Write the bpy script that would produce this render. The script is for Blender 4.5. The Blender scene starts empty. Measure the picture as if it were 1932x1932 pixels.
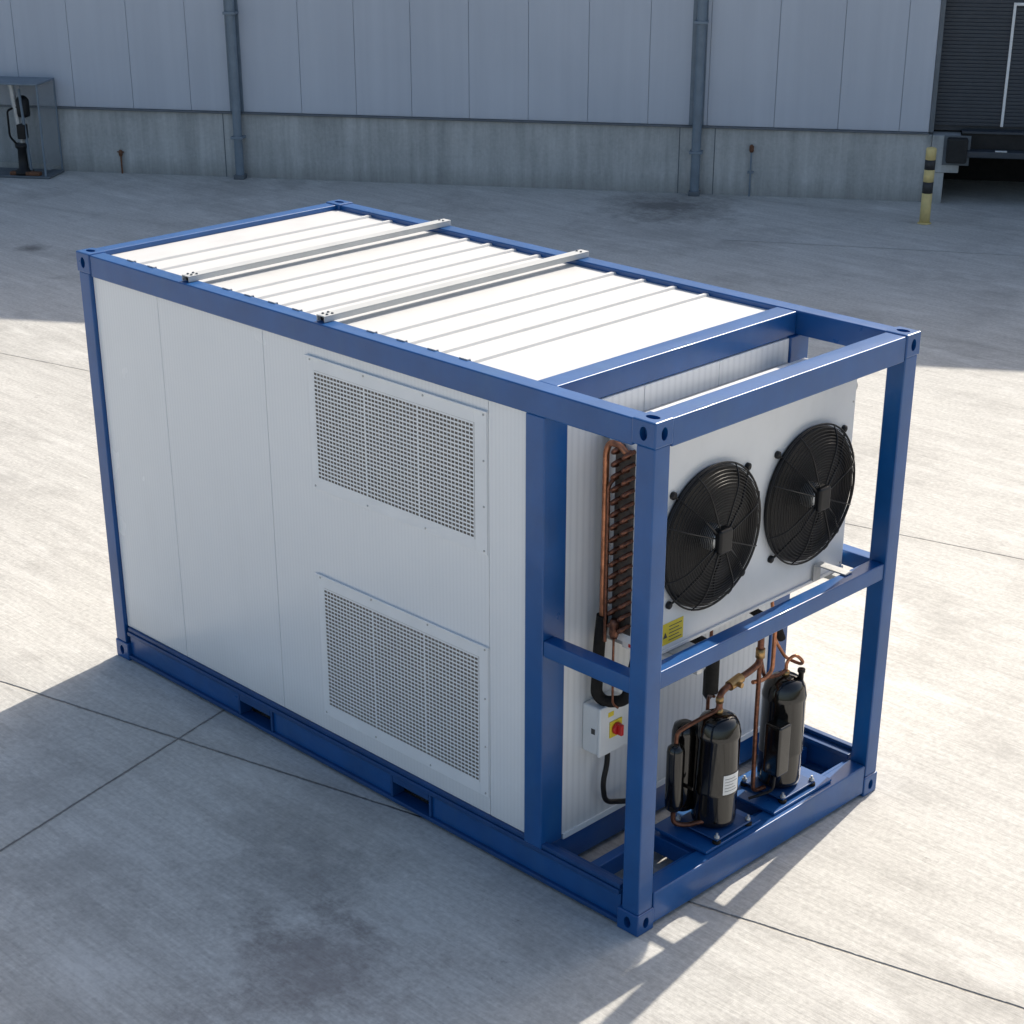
import bpy, bmesh, math, random
from mathutils import Vector, Matrix
random.seed(4)
scn=bpy.context.scene
col=scn.collection
L,W,H=4.40,1.99,2.591

# ---------------------------------------------------------------- materials
def newmat(name):
    m=bpy.data.materials.new(name); m.use_nodes=True
    nt=m.node_tree; b=nt.nodes['Principled BSDF']
    return m,nt,b
def N(nt,t,**k):
    n=nt.nodes.new(t)
    for a,v in k.items(): setattr(n,a,v)
    return n
def math_(nt,op,a,b=None,c=None):
    n=N(nt,'ShaderNodeMath',operation=op)
    for i,v in enumerate((a,b,c)):
        if v is None: continue
        if isinstance(v,(int,float)): n.inputs[i].default_value=v
        else: nt.links.new(v,n.inputs[i])
    return n.outputs[0]
def mixc(nt,f,a,b,mode='MIX'):
    n=N(nt,'ShaderNodeMix',data_type='RGBA',blend_type=mode)
    for s,v in ((0,f),(6,a),(7,b)):
        if isinstance(v,(int,float)): n.inputs[s].default_value=v
        elif isinstance(v,tuple): n.inputs[s].default_value=(*v,1) if len(v)==3 else v
        else: nt.links.new(v,n.inputs[s])
    return n.outputs[2]
def noise(nt,vec,scale,detail=4,rough=.55):
    n=N(nt,'ShaderNodeTexNoise'); n.inputs['Scale'].default_value=scale
    n.inputs['Detail'].default_value=detail; n.inputs['Roughness'].default_value=rough
    if vec is not None: nt.links.new(vec,n.inputs['Vector'])
    return n.outputs['Fac']
def ramp(nt,f,a,b,ca=(0,0,0),cb=(1,1,1)):
    r=N(nt,'ShaderNodeValToRGB'); r.color_ramp.elements[0].position=a; r.color_ramp.elements[1].position=b
    r.color_ramp.elements[0].color=(*ca,1); r.color_ramp.elements[1].color=(*cb,1)
    nt.links.new(f,r.inputs[0]); return r.outputs[0]
def mapping(nt,vec,scale=(1,1,1),rot=(0,0,0),loc=(0,0,0)):
    m=N(nt,'ShaderNodeMapping'); m.inputs['Scale'].default_value=scale
    m.inputs['Rotation'].default_value=rot; m.inputs['Location'].default_value=loc
    nt.links.new(vec,m.inputs['Vector']); return m.outputs[0]
def bump(nt,b,h,strength,dist):
    n=N(nt,'ShaderNodeBump'); n.inputs['Strength'].default_value=strength; n.inputs['Distance'].default_value=dist
    nt.links.new(h,n.inputs['Height']); nt.links.new(n.outputs[0],b.inputs['Normal']); return n

def paint(name,c,rough=.4,var=.12,metal=0,scale=6,bstr=.05,dirt=None,coat=0,spec=.5,worn=None):
    m,nt,b=newmat(name)
    tc=N(nt,'ShaderNodeTexCoord').outputs['Object']
    f=noise(nt,tc,scale,4,.6)
    dark=tuple(x*(1-var) for x in c); light=tuple(min(1,x*(1+var)) for x in c)
    colr=ramp(nt,f,.3,.7,dark,light)
    if dirt:
        g=noise(nt,mapping(nt,tc,(1,1,.35)),3.5,7,.7)
        gm=ramp(nt,g,.52,.75)
        colr=mixc(nt,math_(nt,'MULTIPLY',gm,dirt[1]),colr,dirt[0])
    if worn:
        g=noise(nt,mapping(nt,tc,(1,1,1),loc=(4,2,9)),38,5,.75)
        colr=mixc(nt,math_(nt,'MULTIPLY',ramp(nt,g,.70,.74),worn[1]),colr,worn[0])
    nt.links.new(colr,b.inputs['Base Color'])
    amp=min(.25,rough*.6)
    r=math_(nt,'MULTIPLY_ADD',noise(nt,tc,scale*3,3),amp,rough-amp*.5)
    nt.links.new(r,b.inputs['Roughness'])
    b.inputs['Metallic'].default_value=metal
    b.inputs['Coat Weight'].default_value=coat
    b.inputs['Specular IOR Level'].default_value=spec
    bump(nt,b,noise(nt,tc,60,2),bstr,.004)
    return m
def ribbed(name,c,axis,period,bstr=.3,rough=.38,var=.03,line=.06,dirt=.22):
    m,nt,b=newmat(name)
    g=N(nt,'ShaderNodeNewGeometry').outputs['Position']
    sep=N(nt,'ShaderNodeSeparateXYZ'); nt.links.new(g,sep.inputs[0])
    a=sep.outputs[axis]
    s=math_(nt,'SINE',math_(nt,'MULTIPLY',a,2*math.pi/period))
    s=math_(nt,'POWER',math_(nt,'ABSOLUTE',s),4.0)
    f=noise(nt,g,1.3,4,.6)
    base=ramp(nt,f,.3,.7,tuple(x*(1-var) for x in c),c)
    gr=noise(nt,mapping(nt,g,(1.5,1.5,.25)),2.5,7,.65)
    base=mixc(nt,math_(nt,'MULTIPLY',ramp(nt,gr,.55,.85),dirt),base,(.46,.46,.44))
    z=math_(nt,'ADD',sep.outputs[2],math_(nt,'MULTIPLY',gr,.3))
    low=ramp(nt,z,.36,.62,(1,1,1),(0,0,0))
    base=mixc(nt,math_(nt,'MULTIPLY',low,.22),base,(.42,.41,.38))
    base=mixc(nt,math_(nt,'MULTIPLY',s,line),base,(.3,.32,.35))
    nt.links.new(base,b.inputs['Base Color'])
    nt.links.new(math_(nt,'MULTIPLY_ADD',f,.2,rough-.1),b.inputs['Roughness'])
    h=math_(nt,'ADD',math_(nt,'MULTIPLY',s,-1.0),math_(nt,'MULTIPLY',noise(nt,g,.9,2),4.0))
    bump(nt,b,h,bstr,.0015)
    return m

BLUE=paint('blue_frame_paint',(.006,.086,.285),.32,.12,scale=4,dirt=((.05,.14,.26),.30),coat=.12,worn=((.10,.17,.26),.5))
BLUE2=paint('blue_base_paint',(.005,.060,.200),.40,.15,scale=5,dirt=((.08,.10,.13),.35),worn=((.16,.16,.16),.5))
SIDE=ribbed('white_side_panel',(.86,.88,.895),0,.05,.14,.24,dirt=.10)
ENDP=ribbed('white_end_panel',(.82,.835,.84),1,.09,.4,.35,line=.14)
ROOF=paint('white_roof_sheet',(.63,.63,.62),.5,.02,scale=2,dirt=((.52,.52,.50),.4))
TRIM=paint('white_trim',(.84,.86,.875),.4,.03)
SEAM=paint('seam_dark_grey',(.16,.17,.18),.8,.1)  # dark grey of the backing seen through the thin panel gaps
HOUS=paint('condenser_sheet',(.79,.80,.80),.36,.04,scale=3,dirt=((.57,.57,.55),.2))
STEEL=paint('galvanised_steel',(.50,.51,.51),.42,.15,metal=.5,scale=14)
BARP=paint('roof_bar_paint',(.52,.53,.52),.45,.06,scale=5)
BLACK=paint('black_plastic',(.010,.010,.011),.45,.25,spec=.35)
WIRE=paint('black_wire_guard',(.008,.008,.009),.36,.2,spec=.4)
BLADE=paint('fan_blade_black',(.011,.011,.012),.45,.2,spec=.35)
GLOSS=paint('black_compressor_enamel',(.007,.006,.005),.10,.3,scale=9,bstr=.02,coat=0,spec=.75)
COPPER=paint('copper_pipe',(.46,.20,.11),.34,.35,metal=.85,scale=25)
DCOPPER=paint('oxidised_copper',(.18,.075,.045),.36,.5,metal=.65,scale=40)
BRASS=paint('brass',(.42,.27,.12),.35,.3,metal=.9,scale=30)
RUBBER=paint('pipe_insulation',(.015,.014,.013),.8,.3,scale=30,bstr=.3,spec=.25)
FILTER=paint('vent_filter',(.16,.14,.12),.8,.2,scale=20)
DARK=paint('dark_void',(.015,.015,.016),.9,.2)
FIN=paint('coil_tube_sheet',(.10,.085,.075),.5,.3,metal=.4,scale=30)
YEL=paint('yellow_label',(.80,.62,.04),.5,.05)
RED=paint('red_switch',(.55,.02,.02),.35,.05)
LABEL=paint('white_label',(.80,.80,.78),.5,.03)
INK=paint('label_ink',(.06,.06,.06),.6,.1)
BOXG=paint('switch_box_plastic',(.74,.76,.76),.4,.04)

def ground_mat():
    m,nt,b=newmat('brushed_concrete')
    g=N(nt,'ShaderNodeNewGeometry').outputs['Position']
    big=noise(nt,g,.35,5,.6); mid=noise(nt,mapping(nt,g,loc=(3,7,0)),1.7,7,.68); fine=noise(nt,g,30,4,.7)
    br=noise(nt,mapping(nt,g,(2.5,55,1),(0,0,math.radians(-46))),1.0,4,.75)
    br2=noise(nt,mapping(nt,g,(.6,7,1),(0,0,math.radians(-42))),1.0,6,.7)
    c=ramp(nt,mid,.30,.70,(.40,.39,.365),(.68,.665,.625))
    c=mixc(nt,ramp(nt,big,.35,.7),c,mixc(nt,.5,c,(.48,.455,.41)))
    c=mixc(nt,.46,c,ramp(nt,br,.30,.70,(.26,.25,.23),(.82,.81,.765)))
    c=mixc(nt,.34,c,ramp(nt,br2,.32,.68,(.33,.32,.30),(.78,.77,.72)))
    c=mixc(nt,.28,c,ramp(nt,fine,.3,.7,(.22,.21,.19),(.84,.82,.77)))
    st=noise(nt,mapping(nt,g,loc=(11.3,4.1,0)),.9,8,.78)
    c=mixc(nt,math_(nt,'MULTIPLY',ramp(nt,st,.50,.66),.42),c,(.25,.24,.225))
    lt=noise(nt,mapping(nt,g,(.8,2.2,1),(0,0,-.75),(5.3,2.1,0)),1.1,7,.7)
    c=mixc(nt,math_(nt,'MULTIPLY',ramp(nt,lt,.54,.68),.36),c,(.80,.79,.75))
    sp=noise(nt,mapping(nt,g,loc=(1.3,8.1,0)),5.5,7,.8)
    spm=math_(nt,'MULTIPLY',ramp(nt,sp,.62,.70),ramp(nt,big,.40,.56))
    c=mixc(nt,math_(nt,'MULTIPLY',spm,.6),c,(.15,.125,.12))
    def spot(x,y,r,amt,cc,c,wobk=1.6):
        v=N(nt,'ShaderNodeVectorMath',operation='DISTANCE'); nt.links.new(g,v.inputs[0]); v.inputs[1].default_value=(x,y,0)
        d=math_(nt,'DIVIDE',v.outputs['Value'],r)
        d=math_(nt,'ADD',d,math_(nt,'MULTIPLY_ADD',sp,wobk,-wobk/2))
        d=math_(nt,'ADD',d,math_(nt,'MULTIPLY_ADD',mid,wobk,-wobk/2))
        k=ramp(nt,d,.1,1.1,(1,1,1),(0,0,0))
        return mixc(nt,math_(nt,'MULTIPLY',k,amt),c,cc)
    c=spot(-10.6,12.7,1.1,.72,(.09,.085,.08),c,1.6)
    c=spot(-9.6,11.6,1.2,.28,(.16,.15,.14),c,2.0)
    c=spot(-14.5,5.6,.22,.7,(.08,.075,.07),c)
    c=spot(-15.6,9.4,1.0,.3,(.17,.16,.15),c,2)
    c=spot(-.9,-1.25,.6,.50,(.17,.135,.13),c,3.4)
    c=spot(-1.55,-.85,.5,.42,(.17,.165,.16),c,3.0)
    c=spot(-2.4,-1.6,.45,.3,(.2,.19,.18),c,3.0)
    jm=mapping(nt,g,rot=(0,0,-math.atan(.25)))
    s=N(nt,'ShaderNodeSeparateXYZ'); nt.links.new(jm,s.inputs[0])
    wob=math_(nt,'MULTIPLY_ADD',noise(nt,g,7,3),.012,-.006)
    dy=math_(nt,'PINGPONG',math_(nt,'ADD',math_(nt,'ADD',s.outputs[1],-.407),wob),5.15/2)
    dx=math_(nt,'ABSOLUTE',math_(nt,'ADD',math_(nt,'ADD',s.outputs[0],3.20),wob))
    dx=math_(nt,'ADD',dx,math_(nt,'GREATER_THAN',s.outputs[1],5.557))
    d=math_(nt,'MINIMUM',dx,dy)
    d=math_(nt,'ADD',d,math_(nt,'MULTIPLY_ADD',fine,.010,-.005))
    far=ramp(nt,math_(nt,'MULTIPLY',s.outputs[1],.05),.2,.45,(1,1,1),(.25,.25,.25))
    jl=math_(nt,'MULTIPLY',ramp(nt,d,.002,.010,(1,1,1),(0,0,0)),far); js=ramp(nt,d,.0,.16,(1,1,1),(0,0,0))
    c=mixc(nt,math_(nt,'MULTIPLY',js,math_(nt,'MULTIPLY',mid,.35)),c,(.26,.25,.23))
    c=mixc(nt,math_(nt,'MULTIPLY',jl,.70),c,(.08,.076,.07))
    nt.links.new(c,b.inputs['Base Color'])
    nt.links.new(math_(nt,'MULTIPLY_ADD',mid,.3,.62),b.inputs['Roughness'])
    h=math_(nt,'ADD',math_(nt,'MULTIPLY',br,.6),math_(nt,'MULTIPLY',fine,.4))
    h=math_(nt,'ADD',h,math_(nt,'MULTIPLY',jl,-3.0))
    bump(nt,b,h,.8,.006)
    return m
GROUND=ground_mat()

def wall_conc():
    m,nt,b=newmat('plinth_concrete')
    tc=N(nt,'ShaderNodeTexCoord').outputs['Object']
    a=noise(nt,tc,1.4,7,.7); v=noise(nt,mapping(nt,tc,(3.5,3.5,.25)),1.5,6,.7); f=noise(nt,tc,22,4,.7)
    c=ramp(nt,a,.32,.68,(.34,.355,.35),(.58,.595,.585))
    c=mixc(nt,.48,c,ramp(nt,v,.35,.68,(.26,.275,.27),(.64,.655,.645)))
    c=mixc(nt,.15,c,ramp(nt,f,.3,.7,(.2,.2,.2),(.75,.75,.75)))
    sp=N(nt,'ShaderNodeSeparateXYZ'); nt.links.new(tc,sp.inputs[0])
    low=ramp(nt,math_(nt,'ADD',sp.outputs[2],math_(nt,'MULTIPLY',v,.3)),.14,.40,(1,1,1),(0,0,0))
    c=mixc(nt,math_(nt,'MULTIPLY',low,.5),c,(.2,.2,.185))
    top=ramp(nt,math_(nt,'ADD',sp.outputs[2],math_(nt,'MULTIPLY',v,-.35)),.55,.72)
    c=mixc(nt,math_(nt,'MULTIPLY',top,.3),c,(.22,.23,.23))
    nt.links.new(c,b.inputs['Base Color']); b.inputs['Roughness'].default_value=.85
    bump(nt,b,math_(nt,'ADD',a,f),.4,.01); return m
CONC=wall_conc()
def clad():
    m,nt,b=newmat('wall_cladding_sheet')
    tc=N(nt,'ShaderNodeTexCoord').outputs['Object']
    a=noise(nt,tc,.5,4,.5); v=noise(nt,mapping(nt,tc,(4,4,.15)),1.2,6,.65)
    c=ramp(nt,a,.3,.7,(.49,.53,.60),(.55,.59,.66))
    c=mixc(nt,.16,c,ramp(nt,v,.35,.7,(.38,.41,.46),(.64,.68,.73)))
    nt.links.new(c,b.inputs['Base Color']); b.inputs['Roughness'].default_value=.5
    bump(nt,b,math_(nt,'ADD',v,math_(nt,'MULTIPLY',a,2)),.12,.006); return m
CLAD=clad()
FLASH=paint('dark_flashing',(.12,.14,.16),.5,.15)
CSEAM=paint('cladding_joint',(.26,.29,.33),.6,.1)
PIPE=paint('downpipe_paint',(.18,.23,.28),.45,.12,dirt=((.12,.13,.14),.4))
SLAT=paint('roller_door_slat',(.040,.050,.064),.5,.12)
BDARK=paint('dock_rubber',(.02,.02,.02),.8,.2)
YB=paint('bollard_yellow',(.70,.56,.24),.55,.12,dirt=((.3,.25,.15),.5))
BB=paint('bollard_black',(.03,.03,.03),.5,.2)
WLINE=paint('white_strip',(.80,.81,.81),.5,.05)
OLDLINE=paint('worn_line_paint',(.58,.57,.54),.8,.15)
RUST=paint('rusty_metal',(.16,.07,.035),.8,.4,scale=30)
m,nt,b=newmat('scratched_acrylic'); b.inputs['Base Color'].default_value=(.42,.46,.49,1); b.inputs['Roughness'].default_value=.3
b.inputs['Alpha'].default_value=.18; ACR=m

# ---------------------------------------------------------------- geometry helpers
def empty(name,loc=(0,0,0),rz=0):
    e=bpy.data.objects.new(name,None); col.objects.link(e); e.location=loc; e.rotation_euler=(0,0,rz); return e
def link(name,me,parent,mats):
    o=bpy.data.objects.new(name,me); col.objects.link(o)
    if parent: o.parent=parent
    for mm in (mats if isinstance(mats,(list,tuple)) else [mats]): me.materials.append(mm)
    return o
def box(name,parent,x0,x1,y0,y1,z0,z1,mat,bev=.004,seg=2):
    me=bpy.data.meshes.new(name); bm=bmesh.new(); bmesh.ops.create_cube(bm,size=1)
    for v in bm.verts: v.co=Vector(((x0+x1)/2+v.co.x*(x1-x0),(y0+y1)/2+v.co.y*(y1-y0),(z0+z1)/2+v.co.z*(z1-z0)))
    if bev>0:
        bev=min(bev,.45*min(x1-x0,y1-y0,z1-z0))
        bmesh.ops.bevel(bm,geom=list(bm.edges),offset=bev,segments=seg,affect='EDGES',profile=.5)
        for f in bm.faces: f.smooth=True
    bm.to_mesh(me); bm.free()
    o=link(name,me,parent,mat)
    if bev>0:
        md=o.modifiers.new('wn','WEIGHTED_NORMAL'); md.keep_sharp=True
    return o
def prism(name,parent,prof,plane_axis,a0,a1,mat):
    me=bpy.data.meshes.new(name); bm=bmesh.new()
    def P(p,a):
        if plane_axis=='y': return (p[0],a,p[1])
        if plane_axis=='x': return (a,p[0],p[1])
        return (p[0],p[1],a)
    A=[bm.verts.new(P(p,a0)) for p in prof]; B=[bm.verts.new(P(p,a1)) for p in prof]
    n=len(prof)
    bm.faces.new(A); bm.faces.new(B[::-1])
    for i in range(n): bm.faces.new((A[i],B[i],B[(i+1)%n],A[(i+1)%n]))
    bmesh.ops.recalc_face_normals(bm,faces=bm.faces[:]); bm.to_mesh(me); bm.free()
    return link(name,me,parent,mat)
def lathe(name,parent,prof,center,mat,axis='z',n=40):
    me=bpy.data.meshes.new(name); bm=bmesh.new(); rings=[]
    for r,h in prof:
        ring=[]
        for i in range(n):
            a=2*math.pi*i/n
            if axis=='z': p=(r*math.cos(a),r*math.sin(a),h)
            elif axis=='x': p=(h,r*math.cos(a),r*math.sin(a))
            else: p=(r*math.cos(a),h,r*math.sin(a))
            ring.append(bm.verts.new(Vector(p)+Vector(center)))
        rings.append(ring)
    for a,b_ in zip(rings,rings[1:]):
        for i in range(n): bm.faces.new((a[i],a[(i+1)%n],b_[(i+1)%n],b_[i]))
    bm.faces.new(rings[0]); bm.faces.new(rings[-1])
    bmesh.ops.recalc_face_normals(bm,faces=bm.faces[:])
    for f in bm.faces: f.smooth=len(f.verts)==4
    bm.to_mesh(me); bm.free(); return link(name,me,parent,mat)
def tube(name,parent,pts,r,mat,cyclic=False,smooth=True,res=6):
    cu=bpy.data.curves.new(name,'CURVE'); cu.dimensions='3D'; cu.bevel_depth=r; cu.bevel_resolution=3; cu.use_fill_caps=True
    P=[Vector(p) for p in pts]; out=[]
    if smooth and not cyclic:
        out.append(P[0])
        for a,b_,c in zip(P,P[1:],P[2:]):
            k=min(2.6*r+.008,(a-b_).length*.45,(c-b_).length*.45)
            p=b_+(a-b_).normalized()*k; q=b_+(c-b_).normalized()*k
            for i in range(res+1):
                t=i/res; out.append(p*(1-t)**2+b_*2*t*(1-t)+q*t*t)
        out.append(P[-1])
    else: out=P
    sp=cu.splines.new('POLY'); sp.points.add(len(out)-1)
    for i,p in enumerate(out): sp.points[i].co=(*p,1)
    sp.use_cyclic_u=cyclic; sp.use_smooth=True
    o=bpy.data.objects.new(name,cu); col.objects.link(o); o.parent=parent; cu.materials.append(mat); return o
def cut(o,cutters):
    bpy.context.view_layer.update()
    for c in cutters:
        md=o.modifiers.new('b','BOOLEAN'); md.operation='DIFFERENCE'; md.object=c; md.solver='EXACT'
    dg=bpy.context.evaluated_depsgraph_get(); dg.update()
    me=bpy.data.meshes.new_from_object(o.evaluated_get(dg))
    o.modifiers.clear(); o.data=me
    for c in cutters: bpy.data.objects.remove(c)
    for f in me.polygons: f.use_smooth=False

# ================================================================ CONTAINER
C=empty('refrigerated_container')
def casting(nm,cx,cy,cz):
    sx,sy,sz=.135,.12,.118
    x0,x1=(cx,cx+sx) if cx<-1 else (cx-sx,cx)
    y0,y1=(cy,cy+sy) if cy<.5 else (cy-sy,cy)
    z0,z1=(cz,cz+sz) if cz<.5 else (cz-sz,cz)
    o=box(nm,C,x0,x1,y0,y1,z0,z1,BLUE,.007,2); o.modifiers.clear()
    mx,my,mz=(x0+x1)/2,(y0+y1)/2,(z0+z1)/2
    cs=[]
    zt=cz+(.001 if cz>.5 else -.001)
    z_in=cz-(.035 if cz>.5 else -.035)
    a=lathe('c',None,[(.027,min(z_in,zt)),(.027,max(z_in,zt))],(0,0,0),DARK,'z',24); a.scale=(1.35,.85,1); a.location=(mx,my,0); cs.append(a)
    yt=cy+(-.001 if cy<.5 else .001); yi=cy+(.035 if cy<.5 else -.035)
    a=lathe('c',None,[(.025,min(yi,yt)),(.025,max(yi,yt))],(0,0,0),DARK,'y',24); a.scale=(.85,1,1.25); a.location=(mx,0,mz); cs.append(a)
    xt=cx+(-.001 if cx<-1 else .001); xi=cx+(.035 if cx<-1 else -.035)
    a=lathe('c',None,[(.024,min(xi,xt)),(.024,max(xi,xt))],(0,0,0),DARK,'x',24); a.scale=(1,.85,1.25); a.location=(0,my,mz); cs.append(a)
    cut(o,cs)
for i,(x,y,z) in enumerate([(x,y,z) for x in (-L,0) for y in (0,W) for z in (0,H)]): casting('corner_casting_%d'%i,x,y,z)
e=.006; P=.105
for nm,x0,x1 in (('a',-L+e,-L+e+P),('d',-P-e,-e)):
    box('post_near_'+nm,C,x0,x1,e,e+P,.117,H-.117,BLUE,.008)
    box('post_far_'+nm,C,x0,x1,W-e-P,W-e,.117,H-.117,BLUE,.008)
PX0,PX1=-.775,-.655
box('mid_post_near',C,PX0,PX1,e+.002,.165,.20,H-.13,BLUE,.008)
box('mid_post_far',C,PX0,PX1,W-.165,W-e-.002,.20,H-.13,BLUE,.008)
for nm,y0,y1 in (('near',e,e+.10),('far',W-e-.10,W-e)):
    box('top_rail_'+nm,C,-L+.134,-.134,y0,y1,H-.132,H-.006,BLUE,.008)
box('top_rail_left_end',C,-L+e,-L+e+.10,.119,W-.119,H-.125,H-.006,BLUE,.008)
box('top_rail_right_end',C,-.128,-e,.119,W-.119,H-.135,H-.006,BLUE,.008)
box('top_cross_rail',C,-.80,-.672,e+.10,W-e-.10,H-.135,H-.009,BLUE,.008)
box('side_mid_rail_near',C,PX1,-P-e,.014,.094,1.272,1.357,BLUE,.007)
box('side_mid_rail_far',C,PX1,-P-e,W-.094,W-.014,1.290,1.375,BLUE,.007)
box('end_mid_rail',C,-.098,-.014,e+P,W-e-P,1.292,1.382,BLUE,.007)
def channel(nm,yo,sgn):
    y=lambda a:yo+sgn*a
    def bx(n,x0,x1,a0,a1,z0,z1,mat=BLUE2,bev=.004):
        ya,yb=sorted((y(a0),y(a1))); box(n,C,x0,x1,ya,yb,z0,z1,mat,bev)
    bx(nm+'_top_flange',-L+.134,-.134,.006,.10,.178,.205)
    bx(nm+'_lower_flange',-L+.134,-.134,.006,.10,.016,.040)
    xs=[-L+.134,-3.13,-2.83,-1.78,-1.48,-.134]
    for k in (0,2,4): bx(nm+'_web_%d'%k,xs[k],xs[k+1],.026,.060,.040,.178,BLUE,.002)
    for k in (1,3):
        bx(nm+'_pocket_lip_%d'%k,xs[k]-.012,xs[k]+.006,.012,.10,.041,.177)
        bx(nm+'_pocket_lip_r%d'%k,xs[k+1]-.006,xs[k+1]+.012,.012,.10,.041,.177)
        bx(nm+'_pocket_top_%d'%k,xs[k]+.008,xs[k+1]-.008,.012,.10,.135,.1775)
    bx(nm+'_ledge',-L+.134,-.134,.015,.05,.207,.232,BLUE2)
channel('bottom_rail_near',0,1); channel('bottom_rail_far',W,-1)
for k,(a,b_) in enumerate(((-3.13,-2.83),(-1.78,-1.48))):
    box('fork_tunnel_%d'%k,C,a+.01,b_-.01,.11,W-.11,.045,.150,DARK,0)
box('bottom_rail_left_end',C,-L+e,-L+e+.10,.119,W-.119,.02,.20,BLUE,.007)
box('bottom_rail_right_end',C,-.112,-e,.119,W-.119,.022,.195,BLUE,.008)
box('bottom_end_rail_lip',C,-.150,-.113,.119,W-.119,.150,.170,BLUE,.003)
box('bottom_cross_rail',C,-.76,-.67,.10,W-.10,.03,.19,BLUE,.006)
box('bottom_cross_rail_b',C,-.46,-.40,.10,W-.10,.05,.150,BLUE,.005)
for k,yy in enumerate((.57,.97,1.14,1.54)):
    box('skid_rail_%d'%k,C,-.40,-.113,yy,yy+.05,.06,.158,BLUE,.005)
box('base_plate_a',C,-.40,-.045,.56,1.00,.198,.214,BLUE,.003)
box('base_plate_b',C,-.40,-.035,1.10,1.60,.198,.214,BLUE,.003)
for k,(yy) in enumerate((.60,.92,1.14,1.52)):
    box('plate_stand_%d'%k,C,-.38,-.114,yy,yy+.04,.158,.198,BLUE,.003)
PY=.030
def panel(n,x0,x1,z0=.233,z1=H-.133,y=PY):
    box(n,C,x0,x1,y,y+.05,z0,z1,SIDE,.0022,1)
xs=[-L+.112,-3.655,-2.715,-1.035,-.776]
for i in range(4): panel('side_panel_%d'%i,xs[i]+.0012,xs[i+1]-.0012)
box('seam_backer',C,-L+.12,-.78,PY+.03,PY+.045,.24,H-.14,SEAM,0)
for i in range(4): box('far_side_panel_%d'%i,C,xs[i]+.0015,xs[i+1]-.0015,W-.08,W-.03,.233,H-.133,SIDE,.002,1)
box('left_end_panel',C,-L+.03,-L+.08,.112,W-.112,.205,H-.13,SIDE,.002)
ex=-.665
for i,(a,b_) in enumerate(((.166,.70),(.702,1.26),(1.262,W-.166))):
    box('end_panel_%d'%i,C,ex-.05,ex,a,b_,.192,H-.137,ENDP,.003,1)
box('end_panel_sill',C,ex+.001,ex+.012,.17,W-.17,.192,.225,TRIM,.002)
box('inner_floor',C,-L+.1,-.78,.1,W-.1,.19,.2,DARK,0)
# roof
rz=H-.036
ribs=[-3.98,-3.78,-3.09,-2.90,-2.70,-2.50,-1.92,-1.70,-1.48,-1.26]
prof=[(-L+.108,rz)]
for r in ribs: prof+=[(r-.024,rz),(r-.013,rz+.012),(r+.009,rz+.012),(r+.016,rz)]
prof+=[(-.802,rz),(-.802,rz-.05),(-L+.108,rz-.05)]
prism('roof_sheet',C,prof,'y',.108,W-.108,ROOF)
for i,r in enumerate(ribs):
    box('roof_clip_%d'%i,C,r-.028,r+.028,.088,.112,H-.0065,H+.001,ROOF,.002)
    box('roof_clip_mouth_%d'%i,C,r+.005,r+.026,.09,.1135,H-.026,H-.0075,DARK,0)
for i,x in enumerate((-3.375,-2.235)):
    y0,y1=.035,W-.01
    box('roof_bar_top_%d'%i,C,x-.032,x+.032,y0,y1,H+.022,H+.028,BARP,.002)
    box('roof_bar_web_%d'%i,C,x+.026,x+.032,y0,y1,H-.004,H+.022,BARP,.001)
    box('roof_bar_web2_%d'%i,C,x-.032,x-.026,y0,y1,H-.004,H+.022,BARP,.001)
    box('roof_bar_end_%d'%i,C,x-.025,x+.025,y0+.02,y0+.05,H-.004,H+.0215,BLACK,.002)
    for dx in (-.016,.016):
        for yy in (y0+.03,y0+.065,y1-.05): lathe('bar_bolt',C,[(.007,0),(.007,.005),(.004,.007)],(x+dx,yy,H+.028),FLASH,'z',8)

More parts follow.
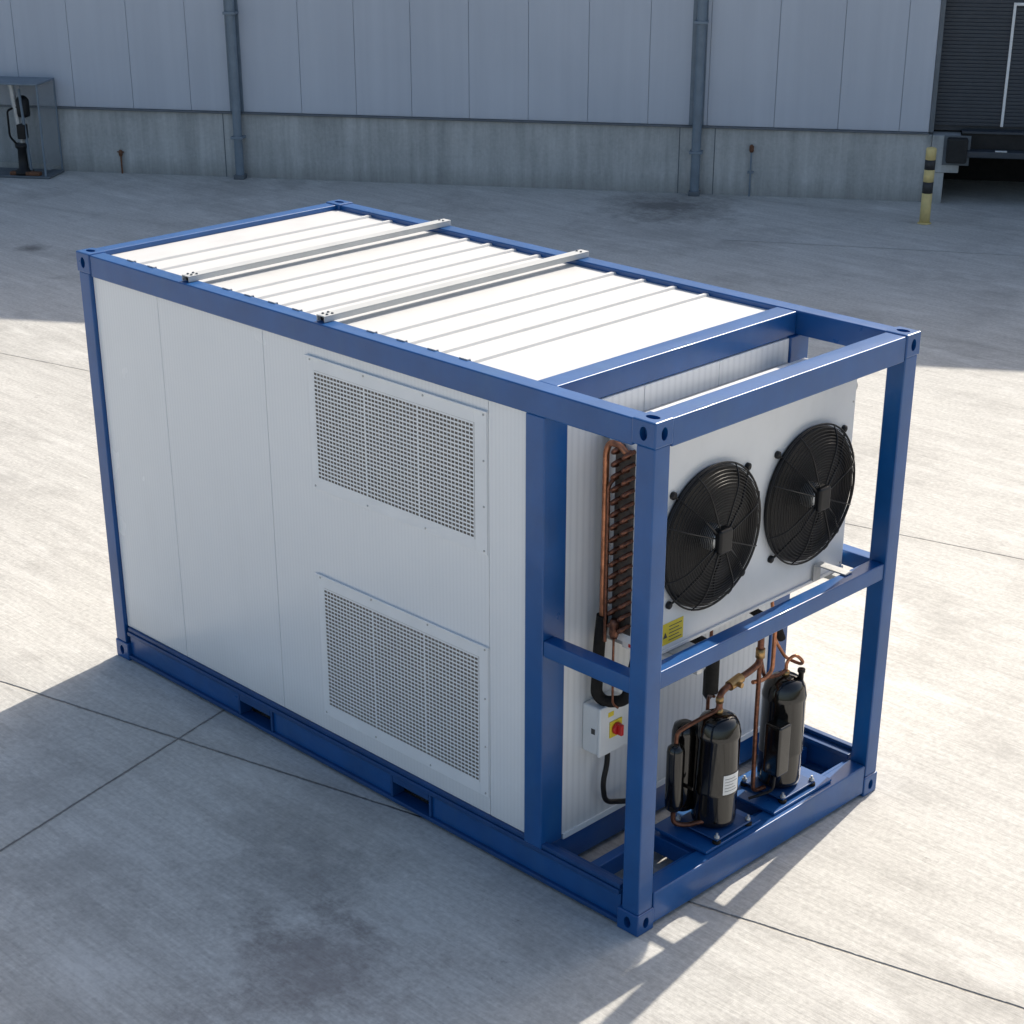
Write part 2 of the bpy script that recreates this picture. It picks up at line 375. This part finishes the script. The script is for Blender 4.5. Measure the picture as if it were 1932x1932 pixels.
# perforated vents
def vent(nm,x0,x1,z0,z1,fx0,fx1,fz0,fz1,nrow):
    y=PY-.006
    box(nm+'_plate_l',C,fx0,x0,y,PY-.0005,fz0,fz1,TRIM,.0015,1)
    box(nm+'_plate_r',C,x1,fx1,y,PY-.0005,fz0,fz1,TRIM,.0015,1)
    box(nm+'_plate_t',C,x0,x1,y,PY-.0005,z1,fz1,TRIM,.0006,1)
    box(nm+'_plate_b',C,x0,x1,y,PY-.0005,fz0,z0,TRIM,.0006,1)
    box(nm+'_drip',C,fx0-.01,fx1+.01,y-.010,y-.0005,fz1-.004,fz1+.004,TRIM,.001,1)
    box(nm+'_filter',C,x0,x1,PY-.0035,PY-.0012,z0,z1,FILTER,0)
    me=bpy.data.meshes.new(nm+'_perforated_sheet'); bm=bmesh.new()
    yy=y-.001
    def q(a,b_,c,d):
        if b_-a<1e-5: return
        bm.faces.new([bm.verts.new(p) for p in ((a,yy,c),(b_,yy,c),(b_,yy,d),(a,yy,d))])
    ncol=45; marg=.006; mx=.004
    ph=(z1-z0-2*marg)/nrow; hh=ph*.58
    q(x0,x1,z0,z0+marg); q(x0,x1,z1-marg,z1)
    gapw=.006
    pc=(x1-x0-2*mx-2*gapw)/ncol
    for r in range(nrow):
        za=z0+marg+r*ph; zb=za+(ph-hh)/2; zc=zb+hh; zd=za+ph
        q(x0,x1,za,zb); q(x0,x1,zc,zd)
        cur=x0
        for c_ in range(ncol):
            a=x0+mx+c_*pc+pc*.12+gapw*(c_//15); b2=a+pc*.76
            q(cur,a,zb,zc); cur=b2
        q(cur,x1,zb,zc)
    bmesh.ops.recalc_face_normals(bm,faces=bm.faces[:])
    bm.to_mesh(me); bm.free(); link(nm+'_perforated_sheet',me,C,TRIM)
    for fx in (fx0+.02,(fx0*2+fx1)/3,(fx0+fx1*2)/3,fx1-.02):
        for fz in (fz0+.018,fz1-.018):
            lathe(nm+'_rivet',C,[(.006,0),(.005,-.003),(.001,-.004)],(fx,y,fz),STEEL,'y',8)
    for fz in (fz0*.66+fz1*.34,fz0*.34+fz1*.66):
        lathe(nm+'_rivet',C,[(.006,0),(.005,-.003),(.001,-.004)],(fx1-.02,y,fz),STEEL,'y',8)
vent('upper_vent',-2.30,-1.125,1.735,2.325,-2.345,-1.042,1.675,2.395,27)
vent('lower_vent',-2.30,-1.105,.40,1.115,-2.345,-1.042,.335,1.185,32)

# ================================================================ CONDENSER UNIT
K=empty('condenser_unit')
hx0,hx1,hy0,hy1,hz0,hz1=-.60,-.27,.385,1.875,1.285,2.355
fans=[(.730,1.800),(1.510,1.800)]; FR=.350
hs=box('housing',K,hx0,hx1,hy0,hy1,hz0,hz1,HOUS,.004)
hs.modifiers.clear()
cs=[lathe('c',None,[(FR-.02,hx1-.14),(FR-.02,hx1+.02)],(0,fy,fz),BLACK,'x',64) for fy,fz in fans]
cut(hs,cs)
box('housing_hanger_top',K,-.663,-.601,.42,1.81,2.30,2.33,STEEL,.002)
box('housing_bracket_l',K,-.663,-.04,.41,.45,1.252,1.283,STEEL,.002)
box('housing_bracket_r',K,-.663,-.10,1.76,1.80,1.252,1.283,STEEL,.002)
box('housing_foot_l',K,-.30,-.11,.46,.62,1.248,1.282,STEEL,.003)
box('housing_foot_r',K,-.255,-.06,1.60,1.66,1.384,1.392,STEEL,.002)
box('housing_foot_r_web',K,-.257,-.251,1.60,1.66,1.29,1.383,STEEL,.002)
box('housing_front_lip',K,hx1,hx1+.012,hy0,hy1,hz0-.001,hz0+.014,HOUS,.002)
box('housing_top_lip',K,hx1,hx1+.008,hy0,hy1,hz1-.022,hz1-.002,HOUS,.002)
tube('lifting_hook',K,[(-.30,hy1+.001,2.28),(-.30,hy1+.03,2.29),(-.30,hy1+.045,2.26),(-.30,hy1+.03,2.24),(-.30,hy1+.02,2.20)],.006,STEEL)
for fz in (1.32,1.6,1.9,2.2,2.32):
    for fy in (hy0+.02,hy1-.02): lathe('screw',K,[(.006,0),(.004,.004)],(hx1,fy,fz),STEEL,'x',8)
for fy,fz in fans:
    c=(0,fy,fz)
    xf=hx1
    lathe('fan_shroud',K,[(FR-.002,xf+.001),(FR+.004,xf+.006),(FR-.004,xf+.03),(FR-.02,xf+.03),(FR-.022,xf-.10)],c,BLACK,'x',64).data
    lathe('fan_back',K,[(FR-.024,xf-.135),(FR-.024,xf-.13)],c,BLACK,'x',48)
    me=bpy.data.meshes.new('fan_blades'); bm=bmesh.new()
    ph=random.random()*6
    for k in range(6):
        base=2*math.pi*k/6+ph; nr,na=7,7; g=[]
        for i in range(nr):
            r=.075+(FR-.035-.075)*i/(nr-1); t=i/(nr-1)
            row=[]
            for j in range(na):
                u=j/(na-1)-.5
                aw=math.radians(46+10*t)
                a=base+u*aw+.25*t*t
                x=xf-.055-u*.075*(1-.35*t)+.012*math.cos(u*3)
                row.append(bm.verts.new((x,fy+r*math.cos(a),fz+r*math.sin(a))))
            g.append(row)
        for i in range(nr-1):
            for j in range(na-1): bm.faces.new((g[i][j],g[i+1][j],g[i+1][j+1],g[i][j+1]))
    for f in bm.faces: f.smooth=True
    bm.to_mesh(me); bm.free(); o=link('fan_blades',me,K,BLADE); o.modifiers.new('s','SOLIDIFY').thickness=.004
    lathe('fan_hub',K,[(.075,xf-.10),(.078,xf-.02),(.070,xf-.005),(.02,xf)],c,BLACK,'x',32)
    lathe('motor',K,[(.062,xf-.01),(.066,xf+.05),(.060,xf+.082),(.03,xf+.088)],c,STEEL,'x',28)
    box('motor_box',K,xf+.060,xf+.118,fy-.048,fy+.048,fz-.062,fz+.062,BLACK,.016,3)
    me=bpy.data.meshes.new('fan_guard_rings'); bm=bmesh.new()
    nring=21
    for i in range(nring):
        t=i/(nring-1); r=.075+(FR+.012-.075)*t
        xx=xf+.088-.058*max(0,(t-.55)/.45)**2.2
        n,mn=56,5; wr=.0024 if i<nring-1 else .005
        vs=[[bm.verts.new((xx+wr*math.sin(2*math.pi*b_/mn),fy+(r+wr*math.cos(2*math.pi*b_/mn))*math.cos(2*math.pi*a/n),fz+(r+wr*math.cos(2*math.pi*b_/mn))*math.sin(2*math.pi*a/n))) for b_ in range(mn)] for a in range(n)]
        for a in range(n):
            for b_ in range(mn): bm.faces.new((vs[a][b_],vs[(a+1)%n][b_],vs[(a+1)%n][(b_+1)%mn],vs[a][(b_+1)%mn]))
    for f in bm.faces: f.smooth=True
    bmesh.ops.recalc_face_normals(bm,faces=bm.faces[:])
    bm.to_mesh(me); bm.free(); link('fan_guard_rings',me,K,WIRE)
    for k in range(8):
        a=math.radians(22.5+45*k); pts=[]
        for t in [0,.2,.4,.55,.7,.8,.9,1]:
            r=.06+(FR+.014-.06)*t
            pts.append((xf+.092-.058*max(0,(t-.55)/.45)**2.2,fy+r*math.cos(a),fz+r*math.sin(a)))
        tube('fan_guard_spoke',K,pts,.0035,WIRE,smooth=False)
    for k in range(4):
        a=math.radians(45+90*k); r0,r1=FR-.02,FR+.035
        tube('fan_guard_arm',K,[(xf+.090,fy+.06*math.cos(a),fz+.06*math.sin(a)),(xf+.08,fy+.2*math.cos(a),fz+.2*math.sin(a)),(xf+.035,fy+r0*math.cos(a),fz+r0*math.sin(a)),(xf+.012,fy+r1*math.cos(a),fz+r1*math.sin(a))],.0058,WIRE,smooth=False)
        lathe('fan_mount_foot',K,[(.019,xf),(.019,xf+.014),(.009,xf+.02)],(0,fy+(FR+.038)*math.cos(a),fz+(FR+.038)*math.sin(a)),BLACK,'x',16)
    tube('motor_cable',K,[(xf+.07,fy,fz-.05),(xf+.08,fy+.01,fz-.10),(xf+.03,fy+.03,fz-.20),(xf+.02,fy+.04,fz-.33)],.005,BLACK)
box('coil_end_plate',K,-.575,-.345,hy0-.006,hy0-.0005,hz0+.03,hz1-.05,HOUS,.002)
box('coil_tube_sheet',K,-.550,-.430,hy0-.009,hy0-.0065,hz0+.05,hz1-.10,FIN,.001)
box('coil_side_flange',K,-.345,-.335,hy0-.022,hy0-.0005,hz0+.02,hz1-.03,HOUS,.002)
for i in range(15):
    z=hz0+.085+i*.0625
    for j,xc in enumerate((-.455,-.520)):
        pts=[]
        for k in range(9):
            a=math.pi*k/8
            pts.append((xc+.018*math.cos(a),hy0-.008-.050*math.sin(a),z+.018*math.cos(a)+.012*j))
        tube('return_bend',K,pts,.0108,DCOPPER,smooth=False)
tube('copper_header',K,[(-.585,hy0-.035,hz0-.02),(-.585,hy0-.035,2.235),(-.565,hy0-.035,2.285),(-.50,hy0-.035,2.285),(-.46,hy0-.035,2.255),(-.46,hy0-.002,2.25)],.0155,COPPER)
tube('copper_feed',K,[(-.548,hy0-.055,hz0+.0),(-.548,hy0-.055,hz0+.80),(-.53,hy0-.02,hz0+.84)],.009,DCOPPER)
tube('insulated_pipe',K,[(-.585,hy0-.035,hz0+.12),(-.60,hy0-.035,hz0-.02),(-.60,hy0-.05,.98),(-.57,hy0-.02,.935),(-.48,hy0+.04,.95),(-.47,hy0+.10,1.20),(-.47,hy0+.12,hz0)],.030,RUBBER)
tube('thin_pipe',K,[(-.505,hy0-.04,hz0+.07),(-.505,hy0-.04,1.15),(-.51,hy0-.03,.95),(-.50,hy0,.92)],.006,DCOPPER)
lathe('header_valve',K,[(.018,0),(.024,.02),(.024,.08),(.016,.10)],(-.50,hy0-.045,hz0+.03),DCOPPER,'z',16)
for k in range(5): lathe('side_screw',K,[(.006,0),(.004,-.004)],(-.305,hy0,hz0+.08+.22*k),STEEL,'y',8)
box('side_tag',K,-.42,-.36,hy0-.012,hy0-.007,1.335,1.385,BLACK,.001)
box('bracket_tag',K,-.50,-.36,.404,.409,1.245,1.290,LABEL,.001)
box('bracket_tag_red',K,-.46,-.42,.4015,.4035,1.258,1.278,RED,0)
ly0,ly1,lz0,lz1=.415,.575,1.32,1.43
box('warning_label',K,hx1+.0005,hx1+.002,ly0,ly1,lz0,lz1,YEL,0)
for k in range(5):
    box('label_line',K,hx1+.0022,hx1+.0028,ly0+.055,ly1-.012-.02*(k%2),lz0+.015+k*.018,lz0+.019+k*.018,INK,0)
prism('label_triangle',K,[(ly0+.012,lz0+.035),(ly0+.044,lz0+.035),(ly0+.028,lz0+.065)],'x',hx1+.0022,hx1+.0028,INK)

# ================================================================ COMPRESSORS
def compressor(cx,cy,zb,r,h):
    E=empty('refrigeration_compressor',(cx,cy,zb))
    lathe('shell',E,[(r*.80,0),(r*.97,.018),(r,.04),(r,h*.30),(r*1.015,h*.31),(r*1.015,h*.33),(r,h*.34),(r,h*.80),(r*1.02,h*.81),(r*1.02,h*.835),(r*.99,h*.85),(r*.93,h*.91),(r*.78,h*.96),(r*.5,h*.99),(r*.15,h)],(0,0,.03),GLOSS,'z',56)
    box('foot_plate',E,-r*1.22,r*1.22,-r*1.22,r*1.22,.016,.026,BLUE2,.004)
    for sx in (-1,1):
        for sy in (-1,1):
            lathe('rubber_foot',E,[(.022,0),(.022,.012),(.017,.016)],(sx*r*1.1,sy*r*1.1,0),RUBBER,'z',16)
            lathe('foot_bolt',E,[(.014,.026),(.014,.038),(.006,.04),(.006,.055)],(sx*r*1.1,sy*r*1.1,0),STEEL,'z',8)
    lathe('top_stub',E,[(.02,h+.02),(.02,h+.05),(.012,h+.052)],(0,0,0),BRASS,'z',16)
    return E
z0=.215
c1=compressor(-.19,.790,z0,.114,.615)
lathe('accumulator',c1,[(.02,0),(.042,.02),(.046,.05),(.046,.34),(.042,.365),(.015,.39)],(-.10,-.20,.12),GLOSS,'z',28)
box('accumulator_strap',c1,-.13,-.02,-.155,-.145,.25,.27,GLOSS,.002)
tube('accumulator_pipe',c1,[(-.10,-.20,.50),(-.10,-.20,.57),(-.05,-.12,.62),(0,-.02,.66),(0,0,.70)],.011,DCOPPER)
tube('suction_pipe_low',c1,[(-.10,-.20,.12),(-.10,-.20,.05),(-.05,-.16,.04),(0.02,-.10,.07)],.013,DCOPPER)
tube('sight_pipe',c1,[(-.11,.05,.1),(-.14,.09,.1),(-.14,.09,.66),(-.06,.03,.70)],.008,DCOPPER)
lathe('rear_receiver',c1,[(.03,0),(.06,.02),(.065,.05),(.065,.45),(.055,.49),(.02,.51)],(-.15,-.075,.06),GLOSS,'z',28)
def curved(nm,E,r,a0,a1,za,zb,mat):
    me=bpy.data.meshes.new(nm); bm=bmesh.new(); n=12; A=[];B=[]
    for i in range(n+1):
        a=math.radians(a0+(a1-a0)*i/n); A.append(bm.verts.new((r*math.cos(a),r*math.sin(a),za))); B.append(bm.verts.new((r*math.cos(a),r*math.sin(a),zb)))
    for i in range(n): bm.faces.new((A[i],A[i+1],B[i+1],B[i])).smooth=True
    bm.to_mesh(me); bm.free(); link(nm,me,E,mat)
curved('rating_label',c1,.1165,-32,20,.235,.345,LABEL)
for k in range(5): curved('label_print',c1,.1172,-28,12-7*(k%3),.254+.017*k,.2565+.017*k,INK)
c2=compressor(-.20,1.345,z0,.114,.625)
box('terminal_box',c2,.02,.125,-.185,-.085,.16,.45,GLOSS,.014,3)
tube('terminal_cable',c2,[(.07,-.13,.16),(.07,-.14,.05),(.0,-.25,.02)],.008,BLACK)
lathe('top_plug',c2,[(.014,.61),(.014,.67),(.02,.672),(.02,.69)],(.06,.05,0),BLACK,'z',10)
tube('discharge_loop',c2,[(0,0,.66),(0,0,.73),(.03,.03,.77),(.06,.06,.73),(.03,.09,.69),(-.05,.06,.71),(-.08,.0,.82),(-.12,0,1.05)],.009,COPPER)
tube('liquid_line',c2,[(0,-.23,1.0),(0,-.23,.50),(0,-.22,.05),(0,-.12,.035)],.012,DCOPPER)
tube('gauge_pipe',c2,[(-.03,-.20,1.0),(-.03,-.20,.85),(-.03,-.14,.67),(0,-.05,.67),(0,0,.68)],.010,DCOPPER)
Pp=empty('refrigerant_pipework')
zz=z0+.65
tube('header_pipe',Pp,[(-.19,.790,zz+.01),(-.19,.790,zz+.10),(-.19,.86,zz+.12),(-.19,1.03,zz+.14),(-.19,1.10,zz+.16),(-.19,1.10,hz0-.04)],.017,DCOPPER)
tube('brass_valve_body',Pp,[(-.19,.86,zz+.115),(-.19,.95,zz+.13)],.027,BRASS,smooth=False)
tube('valve_stem',Pp,[(-.19,.90,zz+.12),(-.14,.90,zz+.12)],.014,BRASS,smooth=False)
lathe('valve_cap',Pp,[(.02,0),(.02,.03),(.012,.035)],(-.19,.790,zz+.05),BRASS,'z',10)
tube('insulated_riser',Pp,[(-.23,.77,zz+.10),(-.23,.77,hz0-.10),(-.25,.71,hz0-.04),(-.34,.68,hz0-.02)],.034,RUBBER)
tube('insulated_riser_b',Pp,[(-.30,1.14,hz0-.01),(-.25,1.18,hz0-.05),(-.22,1.24,hz0-.07),(-.21,1.30,hz0-.20)],.022,RUBBER)
tube('copper_cross',Pp,[(-.21,1.08,zz+.05),(-.21,1.17,zz+.03),(-.21,1.24,zz+.06),(-.21,1.24,hz0-.04)],.011,COPPER)
lathe('coupling',Pp,[(.024,0),(.024,.05)],(-.19,1.10,zz+.19),BRASS,'z',12)
lathe('filter_drier',Pp,[(.012,0),(.03,.03),(.03,.16),(.012,.19)],(-.45,1.03,.75),BLACK,'z',20)
tube('drier_pipe',Pp,[(-.45,1.03,.3),(-.45,1.03,1.28)],.009,DCOPPER)

# ================================================================ ISOLATOR SWITCH
I=empty('isolator_switch_box')
bx0,bx1,by0,by1,bz0,bz1=-.664,-.540,.305,.52,.655,.92
box('enclosure',I,bx0,bx1-.02,by0,by1,bz0,bz1,BOXG,.012,3)
box('lid',I,bx1-.019,bx1,by0-.004,by1+.004,bz0-.004,bz1+.004,BOXG,.010,3)
box('yellow_plate',I,bx1+.0005,bx1+.006,.415-.045,.415+.045,.74,.83,YEL,.003)
lathe('red_knob',I,[(.032,bx1+.007),(.032,bx1+.02),(.028,bx1+.024)],(0,.415,.785),RED,'x',24)
box('knob_handle',I,bx1+.02,bx1+.05,.405,.425,.755,.815,RED,.004)
box('side_sticker',I,-.60,-.575,by0-.0015,by0-.0005,.77,.80,INK,0)
box('lid_sticker',I,bx1+.0005,bx1+.002,.36,.40,.86,.885,YEL,0)
tube('flex_conduit',I,[(-.60,.43,.655),(-.60,.43,.55),(-.60,.40,.45),(-.60,.42,.33),(-.58,.52,.30),(-.50,.62,.30)],.014,BLACK)
lathe('cable_gland',I,[(.02,0),(.02,.03)],(-.60,.43,.626),BLACK,'z',12)

# ================================================================ GROUND
me=bpy.data.meshes.new('ground'); bm=bmesh.new()
s=400
bm.faces.new([bm.verts.new(p) for p in ((-s,-s,0),(s,-s,0),(s,s,0),(-s,s,0))]); bm.to_mesh(me); bm.free()
link('ground',me,None,GROUND)

# ================================================================ WAREHOUSE
ang=math.atan2(6.93,10.13)
B=empty('warehouse_building',(-18.38,8.44,0),ang)
HB=7.2; X0,X1=-22,12.10; D1=16.2; X2=34
box('plinth_wall',B,X0,X1+.05,0,.4,-.2,.87,CONC,.01)
box('plinth_wall_right',B,D1,X2,0,.4,-.2,.87,CONC,.01)
box('plinth_drip',B,X0,X1,-.035,.02,.872,.896,FLASH,.003)
seams=[round(.32-.81*k,3) for k in range(27,0,-1)]+[.32,1.19,2.04,2.80,3.64,4.42,5.20,6.00,6.81,7.62,8.43,9.22,10.10,10.93,11.72,12.10]
for i,(a,b_) in enumerate(zip(seams,seams[1:])):
    box('cladding_%d'%i,B,a+.002,b_-.002,.012,.09,.899,HB-.2,CLAD,.005,1)
box('cladding_backer',B,X0,X1-.01,.025,.35,.895,HB-.25,CSEAM,0)
s2=[D1+.81*k for k in range(int((X2-D1)/.81)+1)]
for i,(a,b_) in enumerate(zip(s2,s2[1:])): box('cladding_r%d'%i,B,a+.002,b_-.002,.012,.09,.903,HB-.2,CLAD,.005,1)
box('cladding_over_door',B,X1,D1,.012,.09,4.3,HB-.2,CLAD,.006,1)
box('parapet',B,X0-.05,X2+.05,-.05,.45,HB-.2,HB,FLASH,.01)
box('roof_deck',B,X0,X2,.4,14,HB-.5,HB-.25,FLASH,0)
box('side_wall_left',B,X0,X0+.3,.41,14,0,HB-.2,CLAD,0)
box('side_wall_right',B,X2-.3,X2,.41,14,0,HB-.2,CLAD,0)
box('rear_wall',B,X0,X2,14,14.3,0,HB-.2,CLAD,0)
for k,xx in enumerate((2.73,9.10,-5.5,22.0)):
    box('downpipe_backing_%d'%k,B,xx-.12,xx+.075,-.004,.010,.902,HB-.2,PIPE,.002)
    tube('downpipe_%d'%k,B,[(xx,-.085,HB-.25),(xx,-.085,1.0),(xx,-.10,.86),(xx,-.10,.02)],.062,PIPE)
    for z in (.55,2.2,4,6): box('pipe_bracket_%d'%k,B,xx-.085,xx+.085,-.17,.0,z,z+.035,PIPE,.003)
    box('plinth_joint_%d'%k,B,xx-.24,xx-.228,-.003,.01,0,.868,FLASH,0)
    box('pipe_shoe_%d'%k,B,xx-.075,xx+.075,-.18,-.015,0,.06,FLASH,.01)
box('plinth_joint_c',B,9.33,9.342,-.003,.01,0,.868,FLASH,0)
# loading dock
box('dock_jamb',B,X1,X1+.06,.0,.55,.9,4.3,FLASH,.004)
nz=.965; i=0
while nz<4.25:
    box('door_slat_%d'%i,B,X1+.06,D1,.17,.20,nz,nz+.0445,SLAT,.004,1); nz+=.046; i+=1
box('door_backer',B,X1+.06,D1,.21,.4,.9,4.3,SLAT,0)
box('door_white_strip_v',B,13.00,13.035,.135,.158,.97,2.50,WLINE,.003)
box('door_white_strip_h',B,13.036,D1-1.2,.135,.158,2.465,2.50,WLINE,.003)
box('dock_pier',B,X1+.051,X1+.42,-.06,.4,.40,.872,CONC,.012)
box('dock_pier_foot',B,X1-.02,X1+.24,-.04,.4,-.1,.398,CONC,.012)
box('dock_lip',B,X1+.421,D1,-.16,.158,.62,.70,SLAT,.01)
box('dock_deck',B,X1+.421,D1,-.02,.158,.90,.93,SLAT,.004)
box('dock_face',B,X1+.421,D1,.02,.15,.702,.898,BDARK,0)
box('dock_bumper_a',B,X1+.24,X1+.50,-.22,-.062,.55,.86,BDARK,.02)
box('dock_bumper_plate',B,X1+.20,X1+.54,-.07,-.061,.50,.88,FLASH,.003)
box('dock_bumper_b',B,X1+3.0,X1+3.3,-.22,-.17,.45,.86,BDARK,.02)
box('dock_pit_back',B,X1+.25,D1,1.6,1.7,-.05,.9,DARK,0)
box('dock_plate_mark',B,X1+.85,X1+1.0,-.161,-.10,.702,.712,LABEL,.002)

T=empty('wall_tap',(-18.38,8.44,0),ang)
tube('tap_pipe',T,[(.95,-.03,.0),(.95,-.03,.26)],.012,RUST)
lathe('tap_body',T,[(.02,0),(.03,.03),(.03,.07),(.012,.09)],(.95,-.03,.24),RUST,'z',12)
tube('tap_handle',T,[(.90,-.03,.30),(1.0,-.03,.30)],.008,RUST)
T2=empty('standpipe',(-18.38,8.44,0),ang)
tube('pipe',T2,[(9.83,-.05,0),(9.83,-.05,.62)],.012,PIPE)
lathe('head',T2,[(.02,0),(.03,.02),(.03,.08),(.012,.10)],(9.83,-.05,.58),RUST,'z',12)
box('bracket',T2,9.79,9.87,-.05,-.001,.30,.33,PIPE,.002)

# ================================================================ BOLLARD
bo=empty('bollard',(-7.66,14.20,0))
R_=.065
ed=[0,.38,.52,.67,.79,.94]
for i,(a,b_) in enumerate(zip(ed,ed[1:])):
    prof=[(R_,a),(R_,b_)]
    if i==4: prof=[(R_,a),(R_,.915),(R_*.85,.932),(R_*.4,.94)]
    lathe('band_%d'%i,bo,prof,(0,0,0),BB if i%2 else YB,'z',28)
lathe('base_collar',bo,[(.085,0),(.085,.012),(.066,.016)],(0,0,0),YB,'z',28)

# ================================================================ PUMP STAND
S_=empty('pump_stand',(-18.38,8.44,0),ang)
box('base_plate',S_,-.95,.10,-.62,-.08,0,.035,FLASH,.01)
box('base_skid',S_,-.50,-.05,-.60,-.50,.035,.085,RUST,.01)
tube('post',S_,[(-.30,-.42,.035),(-.42,-.42,1.26)],.042,STEEL,smooth=False)
tube('post_thin',S_,[(-.22,-.48,.035),(-.28,-.48,1.20)],.02,PIPE,smooth=False)
lathe('motor',S_,[(.03,0),(.085,.02),(.09,.06),(.09,.24),(.06,.28),(.03,.30)],(-.28,-.40,.80),BLACK,'z',24)
lathe('pump_body',S_,[(.14,0),(.14,.04),(.07,.08),(.06,.34),(.09,.37),(.09,.42)],(-.33,-.48,.04),BLACK,'z',24)
box('control_box',S_,-.36,-.24,-.52,-.40,.52,.72,BLACK,.01)
tube('hose',S_,[(-.36,-.5,.42),(-.48,-.5,.55),(-.50,-.45,.9),(-.36,-.44,.95)],.015,RUBBER)
box('canopy',S_,-1.25,.06,-.62,-.02,1.27,1.295,PIPE,.006)
box('frame_right',S_,.035,.06,-.62,-.595,.035,1.268,PIPE,.005)
box('frame_right_rear',S_,.035,.06,-.045,-.02,.0,1.268,PIPE,.005)
box('side_screen',S_,.044,.050,-.59,-.05,.10,1.25,ACR,0)
box('rear_screen',S_,-1.2,.03,-.040,-.034,.10,1.25,ACR,0)

def strip(nm,p,q,w):
    p=Vector((*p,.004)); q=Vector((*q,.004)); d=(q-p).normalized(); n=Vector((-d.y,d.x,0))*w/2
    me=bpy.data.meshes.new(nm); bm=bmesh.new(); bm.faces.new([bm.verts.new(v) for v in (p-n,q-n,q+n,p+n)]); bm.to_mesh(me); bm.free(); link(nm,me,None,OLDLINE)
strip('painted_line',(-8.9,11.75),(2.5,18.6),.04)

# ================================================================ LIGHT
tan_el=.87; el=math.atan(tan_el)
d=Vector((.17,-1,0)).normalized(); d=Vector((d.x*math.cos(el),d.y*math.cos(el),-math.sin(el)))
sl=bpy.data.lights.new('sun','SUN'); sl.energy=5.0; sl.angle=math.radians(.5); sl.color=(1,.92,.80)
so=bpy.data.objects.new('sun',sl); col.objects.link(so); so.rotation_euler=d.to_track_quat('-Z','Y').to_euler(); so.location=(-5,12,12)
w=bpy.data.worlds.new('World'); scn.world=w; w.use_nodes=True; nt=w.node_tree
bg=nt.nodes['Background']; sk=nt.nodes.new('ShaderNodeTexSky'); sk.sky_type='NISHITA'; sk.sun_disc=False
sk.sun_elevation=el; sk.sun_rotation=math.radians(-9.6); sk.dust_density=3.6; sk.air_density=1.2; sk.ozone_density=1.3
nt.links.new(sk.outputs[0],bg.inputs[0]); bg.inputs[1].default_value=.15

# ================================================================ CAMERA
cd=bpy.data.cameras.new('camera'); co=bpy.data.objects.new('camera',cd); col.objects.link(co)
Rm=Matrix.Rotation(.79015,4,'Z')@Matrix.Rotation(1.12979,4,'X')@Matrix.Rotation(-.00283,4,'Z')
co.matrix_world=Matrix.Translation((4.63789,-5.52214,5.02183))@Rm
cd.sensor_width=36; cd.lens=3391.7729/1932*36; cd.shift_x=.02423*1000/1932; cd.shift_y=.22516*1000/1932
cd.clip_end=2000; cd.clip_start=.1
scn.camera=co
scn.view_settings.view_transform='Standard'; scn.view_settings.look='None'; scn.view_settings.exposure=0
